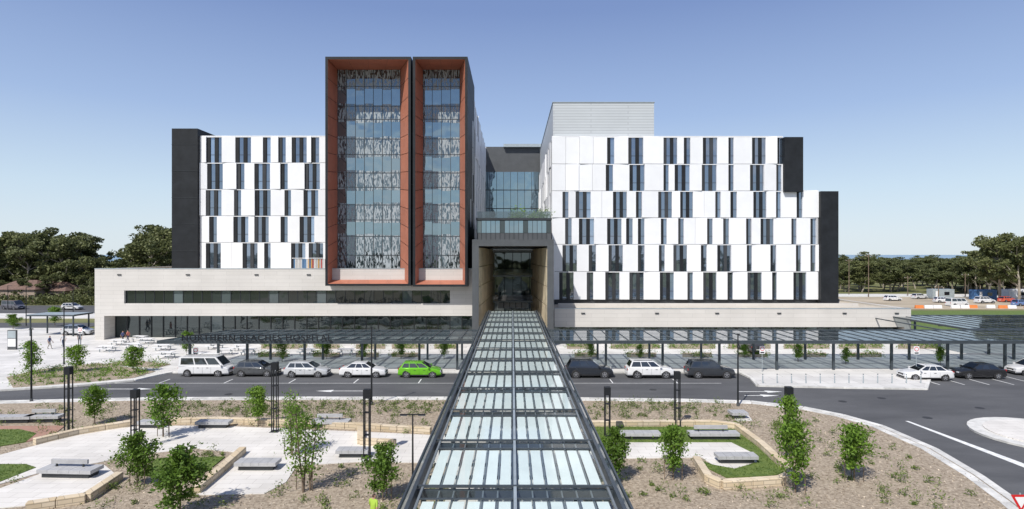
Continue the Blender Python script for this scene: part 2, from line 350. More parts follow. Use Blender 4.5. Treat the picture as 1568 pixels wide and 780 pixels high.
# ------------------------------------------------------------ HOSPITAL
hosp=empty('hospital_building',(0,84,0))
def part(b,name,bevel=0):
    o=b.build(name); o.parent=hosp; o.location=(0,-84,0); return o
def facade(b,O,u,nrm,L,rows,seed=0,mod=1.08):
    rd=random.Random(seed); u=Vector(u); nrm=Vector(nrm); O=Vector(O)
    def pt(a,d,z): q=O+u*a+nrm*d; return (q.x,q.y,z)
    def seg(a,c,z0,z1,d0,d1,k,back=0.0):
        if c-a<.02: return
        b.hexa([pt(a,d0,z0),pt(c,d1,z0),pt(c,back,z0),pt(a,back,z0),pt(a,d0,z1),pt(c,d1,z1),pt(c,back,z1),pt(a,back,z1)],k)
    for z0,z1,ws in rows:
        a=0
        for w0,w1 in sorted(ws)+[(L,L)]:
            seg_l=w0-a; nsub=max(1,round(seg_l/2.3)) if seg_l>.3 else 1
            for j in range(nsub):
                s0=a+seg_l*j/nsub; s1=a+seg_l*(j+1)/nsub
                last=(j==nsub-1)
                k=rd.random(); d0=.40;d1=.40
                if k<.22: d1=.56
                elif k<.40: d0=.56
                seg(s0+(.018 if j else 0),s1-(.018 if not last else 0),z0+.045,z1-.02,d0,d1,'white')
            if w1>w0:
                seg(w0,w1,z1-.13,z1-.02,.40,.40,'white')
                zt_=z1-.131
                n=max(1,round((w1-w0)/mod)); mw=(w1-w0)/n
                for j in range(n):
                    p=w0+j*mw
                    seg(p,p+mw*.44,z0+.03,zt_,.30,.30,'fin' if rd.random()<.4 else 'black')
                    q0=p+mw*.44
                    seg(q0,p+mw,z0+.03,zt_,.16,.16,'win')
                    seg(q0,q0+.05,z0+.03,zt_,.22,.22,'dark'); seg(q0+.05,p+mw,z0+(z1-z0)*.30,z0+(z1-z0)*.30+.06,.2,.2,'dark')
            a=w1
D=96; s=F/D
b=MB()
x0=XA(308,D); x1=XA(500,D)
def R(y0,y1,ws,x0,D): return (ZA(y1,D),ZA(y0,D),[(XA(a,D)-x0,XA(c,D)-x0) for a,c in ws])
rowsL=[R(210,250,[(318,342),(362,386),(404,416),(428,439),(448,471),(478,490)],x0,D),
 R(250,290.5,[(319,343),(364,376),(391,415),(431,442),(468,491)],x0,D),
 R(290.5,331,[(317,341),(360,371),(392,416),(437,447),(466,489)],x0,D),
 R(331,371.5,[(322,334),(359,382),(391,413),(431,442),(460,483)],x0,D),
 R(371.5,412,[(317,340),(373,396),(406,416),(447,469),(474,496)],x0,D)]
facade(b,(x0,D),(1,0),(0,-1),x1-x0,rowsL,1)
zt=ZA(210,D)
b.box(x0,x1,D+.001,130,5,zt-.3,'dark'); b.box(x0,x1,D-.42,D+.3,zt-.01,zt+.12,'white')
part(b,'left_wing')
b=MB(); xs=XA(263,D-1); b.box(xs,x0-.05,D-1.0,130,0,ZA(197,D-1),'black')
for i in range(1,8): b.box(xs-.03,x0-.03,D-1.05,D-1,i*4.3-.03,i*4.3+.03,'dark')
part(b,'left_end_wall')
def sidefac(b,X,y0,y1,z0,z1,nx,seed,h=4.27):
    rd=random.Random(seed); rows=[]; z=z1
    while z-h>z0-.1:
        ws=[]; a=rd.uniform(.5,2)
        L=y1-y0
        while a<L-2.5:
            w=rd.choice([1.1,2.2,2.2]); ws.append((a,a+w)); a+=w+rd.uniform(1.6,4.4)
        rows.append((z-h,z,ws)); z-=h
    if nx>0: facade(b,(X,y0),(0,1),(1,0),y1-y0,rows,seed)
    else: facade(b,(X,y1),(0,-1),(-1,0),y1-y0,rows,seed)
b=MB(); b.box(-26,-6.75,87.2,141,3,37.4,'white'); sidefac(b,-6.7,87.3,141,12,37.7,1,5); part(b,'central_wing')
def tower(px0,px1,gx0,gx1,pyt,pyb,ncol,name):
    b=MB(); D0=82.0; D1=86.6
    X0,X1=XA(px0,D0),XA(px1,D0); Z1,Z0=ZA(pyt,D0),ZA(pyb,D0); t=.36
    gX0,gX1=XA(gx0,D1),XA(gx1,D1); gZ1,gZ0=ZA(107,D1),ZA(421,D1)
    o=[(X0,D0,Z0),(X1,D0,Z0),(X1,D0,Z1),(X0,D0,Z1)]
    i=[(X0+t,D0,Z0+t*.8),(X1-t,D0,Z0+t*.8),(X1-t,D0,Z1-t),(X0+t,D0,Z1-t)]
    g=[(gX0,D1,gZ0),(gX1,D1,gZ0),(gX1,D1,gZ1),(gX0,D1,gZ1)]
    k=[(p[0],97,p[2]) for p in o]
    for j in range(4):
        l=(j+1)%4
        b.poly([o[j],o[l],i[l],i[j]],'black'); b.poly([o[l],o[j],k[j],k[l]],'black')
        nn=12 if j in(1,3) else 4
        for q in range(nn):
            f0=q/nn+.0012; f1=(q+1)/nn-.0012
            A=Vector(i[j]).lerp(Vector(i[l]),f0);B=Vector(i[j]).lerp(Vector(i[l]),f1);C=Vector(g[j]).lerp(Vector(g[l]),f1);E=Vector(g[j]).lerp(Vector(g[l]),f0)
            b.poly([A,B,C,E],'orange')
    b.poly(k[::-1],'black')
    for q in range(1,9):
        z=Z0+(Z1-Z0)*q/9
        for X in (X0-.02,X1): b.box(X,X+.02,D0+.01,97,z-.02,z+.02,'dgrey')
    rows=[107,133,163,183,213,237,265,287,314,337,362,391,421]
    for r in range(len(rows)-1):
        za=ZA(rows[r+1],D1); zb=ZA(rows[r],D1); fr=(r%2==0) or r>=10
        for c in range(ncol):
            xa=gX0+(gX1-gX0)*c/ncol; xb=gX0+(gX1-gX0)*(c+1)/ncol
            b.box(xa+.03,xb-.03,D1-.04+random.uniform(0,.01),D1+.05,za+.03,zb-.03,'tfrit' if fr else 'tclear')
            if not fr:
                h1=random.uniform(.25,.6); h2=random.uniform(.1,.4)
                b.box(xa+.035,xb-.035,D1-.046,D1-.0425,zb-h1,zb-.031,'tfrit'); b.box(xa+.035,xb-.035,D1-.046,D1-.0425,za+.031,za+h2,'tfrit')
        b.box(gX0,gX1,D1-.09,D1,za-.03,za+.03,'dark')
    for c in range(ncol+1):
        xa=gX0+(gX1-gX0)*c/ncol; b.box(xa-.028,xa+.028,D1-.10,D1+.02,gZ0+.001,gZ1-.001,'dark')
    b.box(gX0,gX1,D1+.06,D1+.1,gZ0,gZ1,'dark')
    part(b,name)
tower(498,629,517,613,87,438,7,'framed_bay_large')
tower(632,716,648,704,87,439,4,'framed_bay_small')
b=MB(); b.box(-8,9,140,150,0,ZA(225,140),'dgrey')
zt,zb=ZA(263,140),10
for r in range(5):
    za=zb+(zt-zb)*r/5; z2=zb+(zt-zb)*(r+1)/5
    for c in range(9):
        xa=-7+c*15/9; b.box(xa+.05,xa+15/9-.05,139.9,140,za+.1,z2-.1,'tclear')
    b.box(-7,8,139.8,139.99,za-.08,za+.08,'dark')
b.box(-2,9,139,160,ZA(225,140)-.2,ZA(225,140)+.5,'lsteel')
part(b,'link_block')
D=95
b=MB(); x0=XA(845,D); xU=XA(1197,D); xL=XA(1251,D)
rU=[R(210.5,252,[(929,940),(961,984),(1015,1036),(1046,1056),(1075,1097),(1114,1122),(1150,1171),(1188,1197)],x0,D),
 R(252,293,[(927,938),(963,986),(1015,1023),(1032,1055),(1073,1096),(1114,1122),(1147,1168),(1187,1195)],x0,D)]
rL=[R(293,334,[(861,870),(881,904),(938,959),(973,982),(1007,1028),(1040,1060),(1094,1102),(1117,1127),(1152,1172),(1186,1194),(1218,1227)],x0,D),
 R(334,374.5,[(865,875),(886,909),(929,951),(958,968),(976,986),(1011,1020),(1037,1046),(1081,1090),(1106,1115),(1141,1149),(1163,1183),(1210,1218),(1239,1248)],x0,D),
 R(374.5,416,[(861,883),(901,912),(931,953),(976,986),(1008,1017),(1030,1051),(1072,1081),(1097,1118),(1142,1150),(1178,1187),(1217,1225),(1239,1247)],x0,D),
 R(416,459,[(856,878),(898,908),(926,948),(963,985),(1009,1031),(1051,1060),(1075,1096),(1112,1121),(1143,1165),(1180,1188),(1213,1233)],x0,D)]
facade(b,(x0,D),(1,0),(0,-1),xU-x0,rU,3); facade(b,(x0,D),(1,0),(0,-1),xL-x0,rL,4)
zU=ZA(210.5,D); zM=ZA(293,D)
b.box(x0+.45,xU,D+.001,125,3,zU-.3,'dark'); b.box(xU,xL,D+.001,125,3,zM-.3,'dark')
b.box(x0,xU,D-.42,D+.3,zU,zU+.12,'white'); b.box(xU,xL,D-.42,D+.3,zM,zM+.12,'white')
b.box(x0+.4,x0+1,D+.1,140.5,3,zU-.01,'white')
sidefac(b,x0+.4,D+.1,139.8,9,zU,-1,9)
part(b,'right_wing')
b=MB(); b.box(xU+.02,XA(1230,D-1),D-1,124,zM-.2,ZA(210,D-1),'black'); b.box(xL+.02,XA(1284,D-1.2),D-1.2,124.5,0,ZA(293,D-1.2),'black'); part(b,'right_end_wall')
b=MB(); b.box(x0+.2,XA(1002,D),D+.2,139,zU+.121,ZA(157,D),'greybox'); b.box(x0+.1,XA(1002,D)+.1,D+.1,139.1,ZA(157,D),ZA(157,D)+.12,'lsteel'); part(b,'rooftop_plant_room')
b=MB(); D=84; XL=XA(145,D); XR=-5.6; zt=ZA(412,D); wa,wb=XA(190,D),XA(689,D); w1,w0=ZA(445,D),ZA(465,D); lo=ZA(484,D)
b.box(XL,XR,D,D+.6,w1,zt,'cream'); b.box(XL,XR,D,D+.6,lo,w0,'cream'); b.box(XL,wa,D,D+.6,w0,w1,'cream'); b.box(wb,XR,D,D+.6,w0,w1,'cream')
b.box(XL,XL+1.35,D,D+3,0,lo,'cream')
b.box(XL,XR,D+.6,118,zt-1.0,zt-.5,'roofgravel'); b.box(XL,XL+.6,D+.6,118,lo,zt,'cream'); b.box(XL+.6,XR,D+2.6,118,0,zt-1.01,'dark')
b.box(XL-.02,XR,D-.05,D+.6,zt,zt+.08,'lsteel')
b.box(XL+.6,XR,D+.6,D+2.6,lo+.01,lo+.3,'signw')
n=34
for i in range(n):
    xa=wa+(wb-wa)*i/n; xb=wa+(wb-wa)*(i+1)/n
    b.box(xa+.03,xb-.03,D+.40,D+.45,w0+.05,w1-.05,'wdark'); b.box(xa-.03,xa+.03,D+.33,D+.46,w0,w1,'dark')
b.box(wa,wb,D+.46,D+.6,w0,w1,'black'); b.box(wa,wb,D+.3,D+.46,w0,w0+.05,'dark')
n=30; ga=XL+1.35; gb=XR
for i in range(n):
    xa=ga+(gb-ga)*i/n; xb=ga+(gb-ga)*(i+1)/n
    b.box(xa+.04,xb-.04,D+2.45,D+2.5,.12,lo-.1,'wdark'); b.box(xa-.05,xa+.05,D+2.3,D+2.55,0,lo,'dark')
for px in (180,285,390,470): 
    x=XA(px,D); b.box(x,x+.55,D-.12,D,ZA(421,D)-.08,ZA(421,D)+.08,'dark')
part(b,'left_podium')
b=MB(); 
for i in range(22):
    x=XA(450+i*2.2,92); b.box(x,x+.1,92,92.25,10,ZA(397,92),'fin%d'%(random.randrange(5)))
b.box(XA(447,92),XA(500,92),91.9,92.3,ZA(396,92),ZA(396,92)+.08,'white'); part(b,'terrace_screen')
b=MB(); XL2=XA(849,D); XR2=XA(1395,D); zt=ZA(473,D); lo=ZA(501,D)
b.box(XL2,XR2,D,D+.6,lo,zt,'cream'); b.box(XR2-.6,XR2,D+.6,118,0,zt,'cream'); b.box(XL2,XR2-.6,D+.6,118,lo+.4,zt-.3,'roofgravel')
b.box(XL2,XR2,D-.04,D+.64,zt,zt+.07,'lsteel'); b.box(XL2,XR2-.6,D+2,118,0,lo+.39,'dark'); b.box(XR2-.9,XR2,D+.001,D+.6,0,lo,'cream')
n=30
for i in range(n):
    xa=XL2+(XR2-.9-XL2)*i/n; xb=XL2+(XR2-.9-XL2)*(i+1)/n
    b.box(xa+.04,xb-.04,D+1.5,D+1.55,.12,lo+.3,'wdark'); b.box(xa-.04,xa+.04,D+1.4,D+1.6,0,lo+.3,'dark')
for px in (890,1003,1095,1190,1290,1370):
    x=XA(px,D); b.box(x,x+.55,D-.12,D,ZA(480,D)-.08,ZA(480,D)+.08,'dark')
b.box(XL2+1,XR2-4,90,90.5,zt-.3,zt+.25,'cream')
part(b,'right_podium')
b=MB(); y0=78.0
pl,pr=XA(723,y0),XA(848,y0); il,ir=XA(733,y0),XA(838,y0); pt=ZA(367,y0); it=ZA(377,y0)
b.box(pl,il,y0,y0+6.5,0,pt,'dgrey'); b.box(ir,pr,y0,y0+6.5,0,pt,'dgrey'); b.box(il,ir,y0,y0+6.5,it,pt,'dgrey')
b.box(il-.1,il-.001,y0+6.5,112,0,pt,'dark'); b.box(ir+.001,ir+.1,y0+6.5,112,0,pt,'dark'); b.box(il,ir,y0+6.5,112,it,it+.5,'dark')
kk=random.Random(4)
yb=104
for i in range(8):
    a=y0+.3+i*3.2; t0=.05+.16*i; t1=.05+.16*(i+1)   # walls splay inwards toward the lobby
    for j in range(5):
        z=.3+j*2.6; e=kk.random()*.03
        b.hexa([(il+.002,a,z),(il+t0+e,a,z),(il+t1+e,a+3.15,z),(il+.002,a+3.15,z),(il+.002,a,z+2.5),(il+t0+e,a,z+2.5),(il+t1+e,a+3.15,z+2.5),(il+.002,a+3.15,z+2.5)],'gold')
        b.hexa([(ir-t0-e,a,z),(ir-.002,a,z),(ir-.002,a+3.15,z),(ir-t1-e,a+3.15,z),(ir-t0-e,a,z+2.5),(ir-.002,a,z+2.5),(ir-.002,a+3.15,z+2.5),(ir-t1-e,a+3.15,z+2.5)],'gold')
for r,z in enumerate((0,4.4,8.6)):
    for c in range(6):
        xa=il+.1+(ir-il-.2)*c/6; b.box(xa+.05,xa+(ir-il-.2)/6-.05,yb,yb+.05,z+.5,z+4.0,'wdark')
    b.box(il+.1,ir-.1,yb-.6,yb+.3,z+4.0,z+4.4,'dark'); b.poly([(il+.1,yb-3.5,z+4.4),(ir-.1,yb-3.5,z+4.4),(ir-.1,yb-3.5,z+5.4),(il+.1,yb-3.5,z+5.4)],'canopy2')
    b.box(il+.1,ir-.1,yb-3.6,yb-.6,z+4.1,z+4.35,'msteel')
b.box(il+.1,ir-.1,yb+.06,yb+.1,0,it,'black')
b.box(il+1.9,ir-1.9,yb-.1,yb-.02,2.8,3.9,'signw')  # no sign: white panel painted in for bright light seen through the doors
for q in range(1,5):
    x=il+1.9+(ir-il-3.8)*q/5; b.box(x-.05,x+.05,yb-.16,yb-.1,2.8,3.9,'dark')
part(b,'entrance_portal')
b=MB(); ya=84.2; xl,xr=XA(730,ya),XA(844,ya); z0,z1=pt+.01,ZA(334,ya)
b.box(xl,xr,ya+.2,100,z0,z1-.3,'dgrey'); b.box(xl-.1,xr+.1,ya,100,z1-.3,z1,'dark')
for c in range(16):
    xa=xl+(xr-xl)*c/16; b.box(xa+.03,xa+(xr-xl)/16-.03,ya+.12,ya+.18,z0+1.1,z1-.4,'tclear' if c%5 else 'wdark'); b.box(xa-.03,xa+.03,ya+.05,ya+.19,z0,z1-.3,'dark')
b.box(xl,xr,ya+.1,ya+.19,z0,z0+1.05,'dgrey')
b.poly([(xl,ya+1,z1),(xr,ya+1,z1),(xr,ya+1,z1+1.0),(xl,ya+1,z1+1.0)],'canopy2')
b.box(XA(805,96),XA(842,96),96,104,z1,z1+1.2,'white')
part(b,'terrace_block')
b=MB(); C=[]
for i in range(26):
    cx=random.uniform(XA(782,92),XA(838,92)); h=random.uniform(.5,1.9); cy=random.uniform(88,95)
    C.append(np.array([cx,cy,z1+h*.6])+rng.normal(size=(90,3))*np.array([.35,.35,h*.3]))
b.leaves(np.concatenate(C),.14,'leaf'); b.build('terrace_plants')
# ------------------------------------------------------------ CENTRAL CANOPY
b=MB(); zc=4.66; cx=.1; hw=3.18
ys=5.0; ye=79.5; bay=4.75
for sgn in (-1,1):
    xe=cx+sgn*hw
    b.box(min(xe,xe+sgn*.12),max(xe,xe+sgn*.12),ys,ye,zc-.35,zc+.12,'blue_steel')
    b.box(min(xe-sgn*.20,xe-sgn*.13),max(xe-sgn*.20,xe-sgn*.13),ys,ye,zc-.02,zc+.06,'msteel')
    xo=xe+sgn*.34
    q=[(xe+sgn*.12,ys,zc+.02),(xo,ys,zc-.10),(xo,ye,zc-.10),(xe+sgn*.12,ye,zc+.02)]
    b.poly(q if sgn>0 else q[::-1],'canopy2'); b.box(min(xo,xo+sgn*.07),max(xo,xo+sgn*.07),ys,ye,zc-.2,zc-.06,'blue_steel')
b.box(cx-.11,cx+.11,ys,ye,zc-.3,zc-.06,'blue_steel'); b.box(cx-.05,cx+.05,ys,ye,zc+.011,zc+.07,'lsteel')
nb=int((ye-ys)/bay)+1
for i in range(nb):
    a=ys+i*bay
    b.box(cx-hw,cx+hw,a-.09,a+.09,zc-.32,zc-.065,'blue_steel'); b.box(cx-hw,cx+hw,a-.05,a+.05,zc+.012,zc+.085,'blue_steel')
    for q in (.80,):
        if a+bay*q<ye: b.box(cx-hw+.2,cx+hw-.2,a+bay*q-.03,a+bay*q+.03,zc+.012,zc+.055,'blue_steel')
    for q in (.27,.53):
        if a+bay*q<ye: b.box(cx-hw+.2,cx+hw-.2,a+bay*q-.04,a+bay*q+.04,zc-.2,zc-.09,'blue_steel')
    for sgn in (-1,1):
        for j in range(6):
            xa=cx+sgn*(.14+j*.475); xb=xa+sgn*.365
            y2=min(a+bay*.78,ye); 
            if a+.3<ye: b.box(min(xa,xb),max(xa,xb),a+.14,y2,zc-.03,zc-.014,'frit')
            if j: b.box(min(xa-sgn*.08,xa-sgn*.03),max(xa-sgn*.08,xa-sgn*.03),a+.1,min(a+bay-.1,ye),zc-.10,zc-.05,'msteel')
        x1_,x2_=sorted((cx+sgn*.06,cx+sgn*(hw-.13)))
        b.poly([(x1_,a+.04,zc),(x2_,a+.04,zc),(x2_,min(a+bay-.04,ye),zc),(x1_,min(a+bay-.04,ye),zc)],'canopy_glass')
for i in range(0,nb,1):
    a=ys+i*bay
    if 49<a<57: continue
    for sgn in (-1,1): b.cyl((cx+sgn*3.0,a,.1),(cx+sgn*3.0,a,zc-.33),.09,.09,10,'blue_steel')
b.build('central_glass_canopy')
def side_canopy(x0,x1,y0,y1,z,name,posts,steps=1.6,skew=0):
    b=MB()
    b.hexa([(x0,y0,z-.28),(x1,y0,z-.28),(x1,y0+.18,z-.28),(x0,y0+.18,z-.28),(x0,y0,z+.06),(x1,y0,z+.06),(x1,y0+.18,z+.06),(x0,y0+.18,z+.06)],'blue_steel')
    b.box(x0+skew,x1,y1-.18,y1,z-.25,z+.06,'blue_steel')
    n=int((x1-x0)/steps)
    for i in range(n+1):
        x=x0+(x1-x0)*i/n; sk=skew*(1-i/n)
        b.hexa([(x-.04,y0+.18,z-.18),(x+.04,y0+.18,z-.18),(x+.04+sk,y1-.18,z-.18),(x-.04+sk,y1-.18,z-.18),(x-.04,y0+.18,z+.05),(x+.04,y0+.18,z+.05),(x+.04+sk,y1-.18,z+.05),(x-.04+sk,y1-.18,z+.05)],'blue_steel')
        if i<n:
            xn=x0+(x1-x0)*(i+1)/n; sk2=skew*(1-(i+1)/n)
            b.poly([(x+.05,y0+.19,z),(xn-.05,y0+.19,z),(xn-.05+sk2,y1-.19,z),(x+.05+sk,y1-.19,z)],'canopy2')
    m=3
    for j in range(1,m): 
        yy=y0+(y1-y0)*j/m; b.box(x0+skew*j/m+.1,x1,yy-.05,yy+.05,z-.3,z-.19,'blue_steel'); b.box(x0+skew*j/m+.1,x1,yy-.025,yy+.025,z+.051,z+.07,'msteel')
    for x in posts:
        for yy in (y0+1.6,y1-1.4):
            b.box(x-.11,x+.11,yy-.11,yy+.11,.12,z-.3,'blue_steel')
        b.box(x-.09,x+.09,y0+.2,y1-.2,z-.31,z-.181,'blue_steel')
    return b.build(name)
side_canopy(XA(240,60.5),-3.8,60.5,69.5,3.38,'glass_canopy',[XA(p,62) for p in (290,378,466,554,642,700)],skew=3.2)
side_canopy(4.0,64,60.5,69.5,3.38,'glass_canopy',[XA(p,62) for p in (928,1015,1102,1190,1277,1366,1452,1540,1628)])
side_canopy(XA(1397,80),96,69.9,86,3.42,'glass_canopy',[52,58,66,74,84],steps=1.8)
cu=bpy.data.curves.new('hospital_sign','FONT'); cu.body='NORTHERN BEACHES HOSPITAL'; cu.size=.92; cu.extrude=.05; cu.space_character=1.18
o=bpy.data.objects.new('hospital_sign',cu); sc.collection.objects.link(o); o.rotation_euler=(math.radians(90),0,0); o.location=(XA(278,60.4),60.35,3.44); cu.materials.append(M['black'])
# ------------------------------------------------------------ TREES
def sapling_mesh(name,h,seed,n=1500,leaf=.1,spread=.33,bare=.3,lm='leaf',multi=1):
    rd=random.Random(seed); b=MB(); C=[]
    for t in range(multi):
        ang=t*6.28/multi+rd.uniform(-.4,.4); lean=rd.uniform(.05,.14)*(multi>1); hh=h*(1 if t==0 else rd.uniform(.65,.9))
        bx,by=(rd.uniform(-.25,.25),rd.uniform(-.25,.25)) if multi>1 else (0,0)
        pts=[];K=7
        for i in range(K+1):
            f=i/K; pts.append(Vector((bx+math.cos(ang)*lean*hh*f+rd.uniform(-.02,.02)*h*f,by+math.sin(ang)*lean*hh*f+rd.uniform(-.02,.02)*h*f,hh*.93*f)))
        r0=.013*h; b.tube(pts,[r0*(1-.85*i/K) for i in range(K+1)],7,'bark')
        nl=17
        for i in range(nl):
            f=bare+(0.97-bare)*(i+rd.random()*.6)/nl; k=min(K-1,int(f*K)); p=pts[k].lerp(pts[k+1],f*K-k)
            a=i*2.4+rd.uniform(-.6,.6); prof=math.sin(math.pi*min(1,(f-bare)/(1-bare)*.75+.22))
            L=h*spread*prof*rd.uniform(.55,1.25); up=rd.uniform(.3,1.1)
            d=Vector((math.cos(a),math.sin(a),up)).normalized(); e=p+d*L; m=p+d*L*.5+Vector((0,0,-.02*h))
            b.tube([p,m,e],[.0045*h,.003*h,.0012*h],4,'bark')
            cn=max(6,int(n/multi/nl*rd.uniform(.4,1.6)))
            for q in range(3):
                c=p.lerp(e,.45+.28*q); C.append(np.array(c)+rng.normal(size=(cn//3+1,3))*np.array([.048,.048,.044])*h*(.6+.7*prof))
    b.leaves(np.concatenate(C),leaf,lm,.48); return b.mesh(name)
def place_tree(px,pyb,pyt,var,name='young_tree',z=.1,wide=1.0):
    x,y=G(px,pyb); h=(pyb-pyt)/F*y*1.0
    o=inst(name,var[0],(x,y,z),random.uniform(0,6.28),(h/var[1]*wide,h/var[1]*wide,h/var[1])); return o
SV=[(sapling_mesh('sapling_a',3,1,2300,.085,.28,.26),3),(sapling_mesh('sapling_b',3,2,1800,.085,.25,.22,),3),(sapling_mesh('sapling_c',3,3,2900,.09,.31,.2,'leafd'),3),(sapling_mesh('sapling_d',3.4,4,900,.085,.2,.18,'leaf',2),3.4),(sapling_mesh('sapling_e',4.5,5,1500,.08,.13,.2,'leaf',3),4.5)]
for px,yb,yt,v,w in [(145,652,592,0,1.1),(250,672,586,1,1.1),(210,748,664,2,1.05),(276,792,688,2,1.15),(395,655,592,0,1.0),(446,700,590,4,.85),(466,754,592,4,.8),(586,770,682,2,1.0),(943,742,658,2,.85),(1031,738,652,0,1.0),(1210,705,602,1,.8),(1218,758,640,1,.85),(1308,740,652,0,1.15),(925,735,668,1,.7),
     (48,575,520,1,1.1),(117,572,529,0,1.3),(205,573,531,0,1.3),(286,545,508,0,1),(432,556,520,1,1),(500,552,518,0,1),(556,553,522,1,1),(614,552,522,0,1),(680,552,522,0,1),(1295,560,532,1,1.1),(1140,550,528,0,1),(1440,562,532,0,1),(905,552,524,0,1),(980,552,528,1,1),(1222,556,528,0,1),(84,500,470,0,1.2),(20,505,482,2,1.4)]:
    place_tree(px,yb,yt,SV[v],wide=w)
b=MB()
for px,yb in ((210,748),(466,754),(446,700),(586,770),(1031,738),(1308,740),(1218,758),(250,672)):
    x,y=G(px,yb)
    for dx,dy in ((-.45,.1),(.45,-.1),(.1,.45)): b.cyl((x+dx,y+dy,.1),(x+dx,y+dy,1.15),.025,.025,6,'bark')
b.build('tree_stakes')
def gum_mesh(name,h,seed,n=6500,leaf=.42):
    rd=random.Random(seed); b=MB(); C=[]
    pts=[Vector((0,0,0))]; K=6
    for i in range(K): pts.append(pts[-1]+Vector((rd.uniform(-.5,.5),rd.uniform(-.5,.5),h*.62/K)))
    b.tube(pts,[.32*(1-.6*i/K)*h/18 for i in range(K+1)],8,'pale_bark')
    tips=[]
    for i in range(11):
        k=rd.randrange(2,K+1); p=pts[k]; a=rd.uniform(0,6.28); L=h*rd.uniform(.16,.36); up=rd.uniform(.35,1.3)
        d=Vector((math.cos(a),math.sin(a),up)).normalized(); m=p+d*L*.55+Vector((rd.uniform(-.4,.4),rd.uniform(-.4,.4),.2)); e=m+Vector((d.x,d.y,d.z+.4)).normalized()*L*.6
        b.tube([p,m,e],[.13*h/18,.09*h/18,.04*h/18],5,'pale_bark'); tips+= [m,e]
        for q in range(3):
            e2=m.lerp(e,rd.random())+Vector((rd.uniform(-1,1),rd.uniform(-1,1),rd.uniform(-.1,.9)))*h*.1; b.cyl(m,e2,.04,.02,4,'pale_bark',False); tips.append(e2)
    for t in tips:
        m=int(n/len(tips)*rd.uniform(.4,1.6)); r=h*rd.uniform(.035,.075)
        u=rng.normal(size=(m,3)); u/=np.linalg.norm(u,axis=1)[:,None]; u*=rng.uniform(.3,1,(m,1))**.5
        C.append(np.array(t)+u*np.array([r*1.35,r*1.35,r*.75]))
    b.leaves(np.concatenate(C),leaf,'euc',.5); return b.mesh(name)
GV=[gum_mesh('gum_%d'%i,18,20+i,5400,.36) for i in range(6)]
def forest(name,n,fx,seed,parent=None,wd=1.0):
    e=empty(name); rd=random.Random(seed)
    for i in range(n):
        x,y,h=fx(rd,i); inst('tree_%d'%i,GV[rd.randrange(6)],(x,y,-.3),rd.uniform(0,6.28),(h/18*rd.uniform(.9,1.25)*wd,h/18*rd.uniform(.9,1.25)*wd,h/18),e)
    return e
def leftf(rd,i):
    y=rd.uniform(150,190); x=XA(rd.uniform(-60,278),y); return x,y,rd.uniform(13,23)
forest('eucalyptus_grove',44,leftf,1)
def leftu(rd,i):
    y=rd.uniform(146,165); x=XA(rd.uniform(-60,285),y); return x,y,rd.uniform(6,10)
forest('understorey_trees',34,leftu,2)
def rightf(rd,i):
    y=188+rd.random()**1.6*260; x=XA(rd.uniform(1250,1640),y); return x,y,rd.uniform(7.5,13)
forest('distant_bushland',190,rightf,3,wd=1.35)
def rightg(rd,i):
    y=rd.uniform(172,205); x=XA(rd.uniform(1480,1640),y); return x,y,rd.uniform(12,16)
forest('distant_trees',26,rightg,4)
for px,D,h in ((1530,155,20),(1560,150,19),(1590,150,20)):
    inst('eucalyptus_tree',GV[random.randrange(6)],(XA(px,D),D,0),random.uniform(0,6),h/18*1.0)
def backf(rd,i): return rd.uniform(-150,150),rd.uniform(-95,-60),rd.uniform(10,16)
forest('trees_behind',60,backf,5)
b=MB(); C=[]
for i in range(420):
    y=random.uniform(143,150); x=XA(random.uniform(-80,290),y); C.append(np.array([x,y,1.0])+rng.normal(size=(26,3))*np.array([.9,.6,.7]))
b.leaves(np.concatenate(C),.32,'euc'); b.build('hedge')
def tufts(name,polys,count,r=.22,leaf=.09,k='shrub',per=28,tall=.2,regular=False):
    b=MB(); C=[]
    for q in polys:
        xs=[p[0] for p in q]; ys=[p[1] for p in q]; c=0; t=0
        A=(max(xs)-min(xs))*(max(ys)-min(ys)); N=int(A*count)
        for _ in range(N):
            p=(random.uniform(min(xs),max(xs)),random.uniform(min(ys),max(ys)))
            if not inside(p,q): continue
            if any(inside(p,w) for w in PV+GR): continue
            s_=random.uniform(.5,1.7)
            C.append(np.array([p[0],p[1],.12+tall*s_*.6])+rng.normal(size=(per,3))*np.array([r,r,tall*.5])*s_)
    b.leaves(np.concatenate(C),leaf,k,.3); b.build(name)
tufts('groundcover_plants',[[G(*p) for p in [(275,617),(690,617),(690,640),(300,645),(240,632)]],[G(*p) for p in [(900,617),(1120,620),(1110,640),(900,645)]]],2.2,.13,.09,'shrub',24,.22)
tufts('scattered_shrubs',[[G(*p) for p in [(-20,625),(700,625),(690,790),(250,790),(-20,790)]],[G(*p) for p in [(890,640),(1230,640),(1400,700),(1520,785),(880,785)]]],.5,.14,.085,'shrub',46,.22)
tufts('planter_shrubs',bedw,1.6,.22,.12,'leaf',26,.28)
b=MB(); C=[]
for _ in range(16000):
    p=(random.uniform(-33,27),random.uniform(27,49))
    if inside(p,garden) and not any(inside(p,w) for w in PV+GR): C.append((p[0],p[1],.115))
M['chip']=mat('gravel_chip',(0.38,0.32,0.25),0.95,var=.2,scale=1,island=.6)
b.leaves(np.array(C),.05,'chip',.7); b.build('gravel')
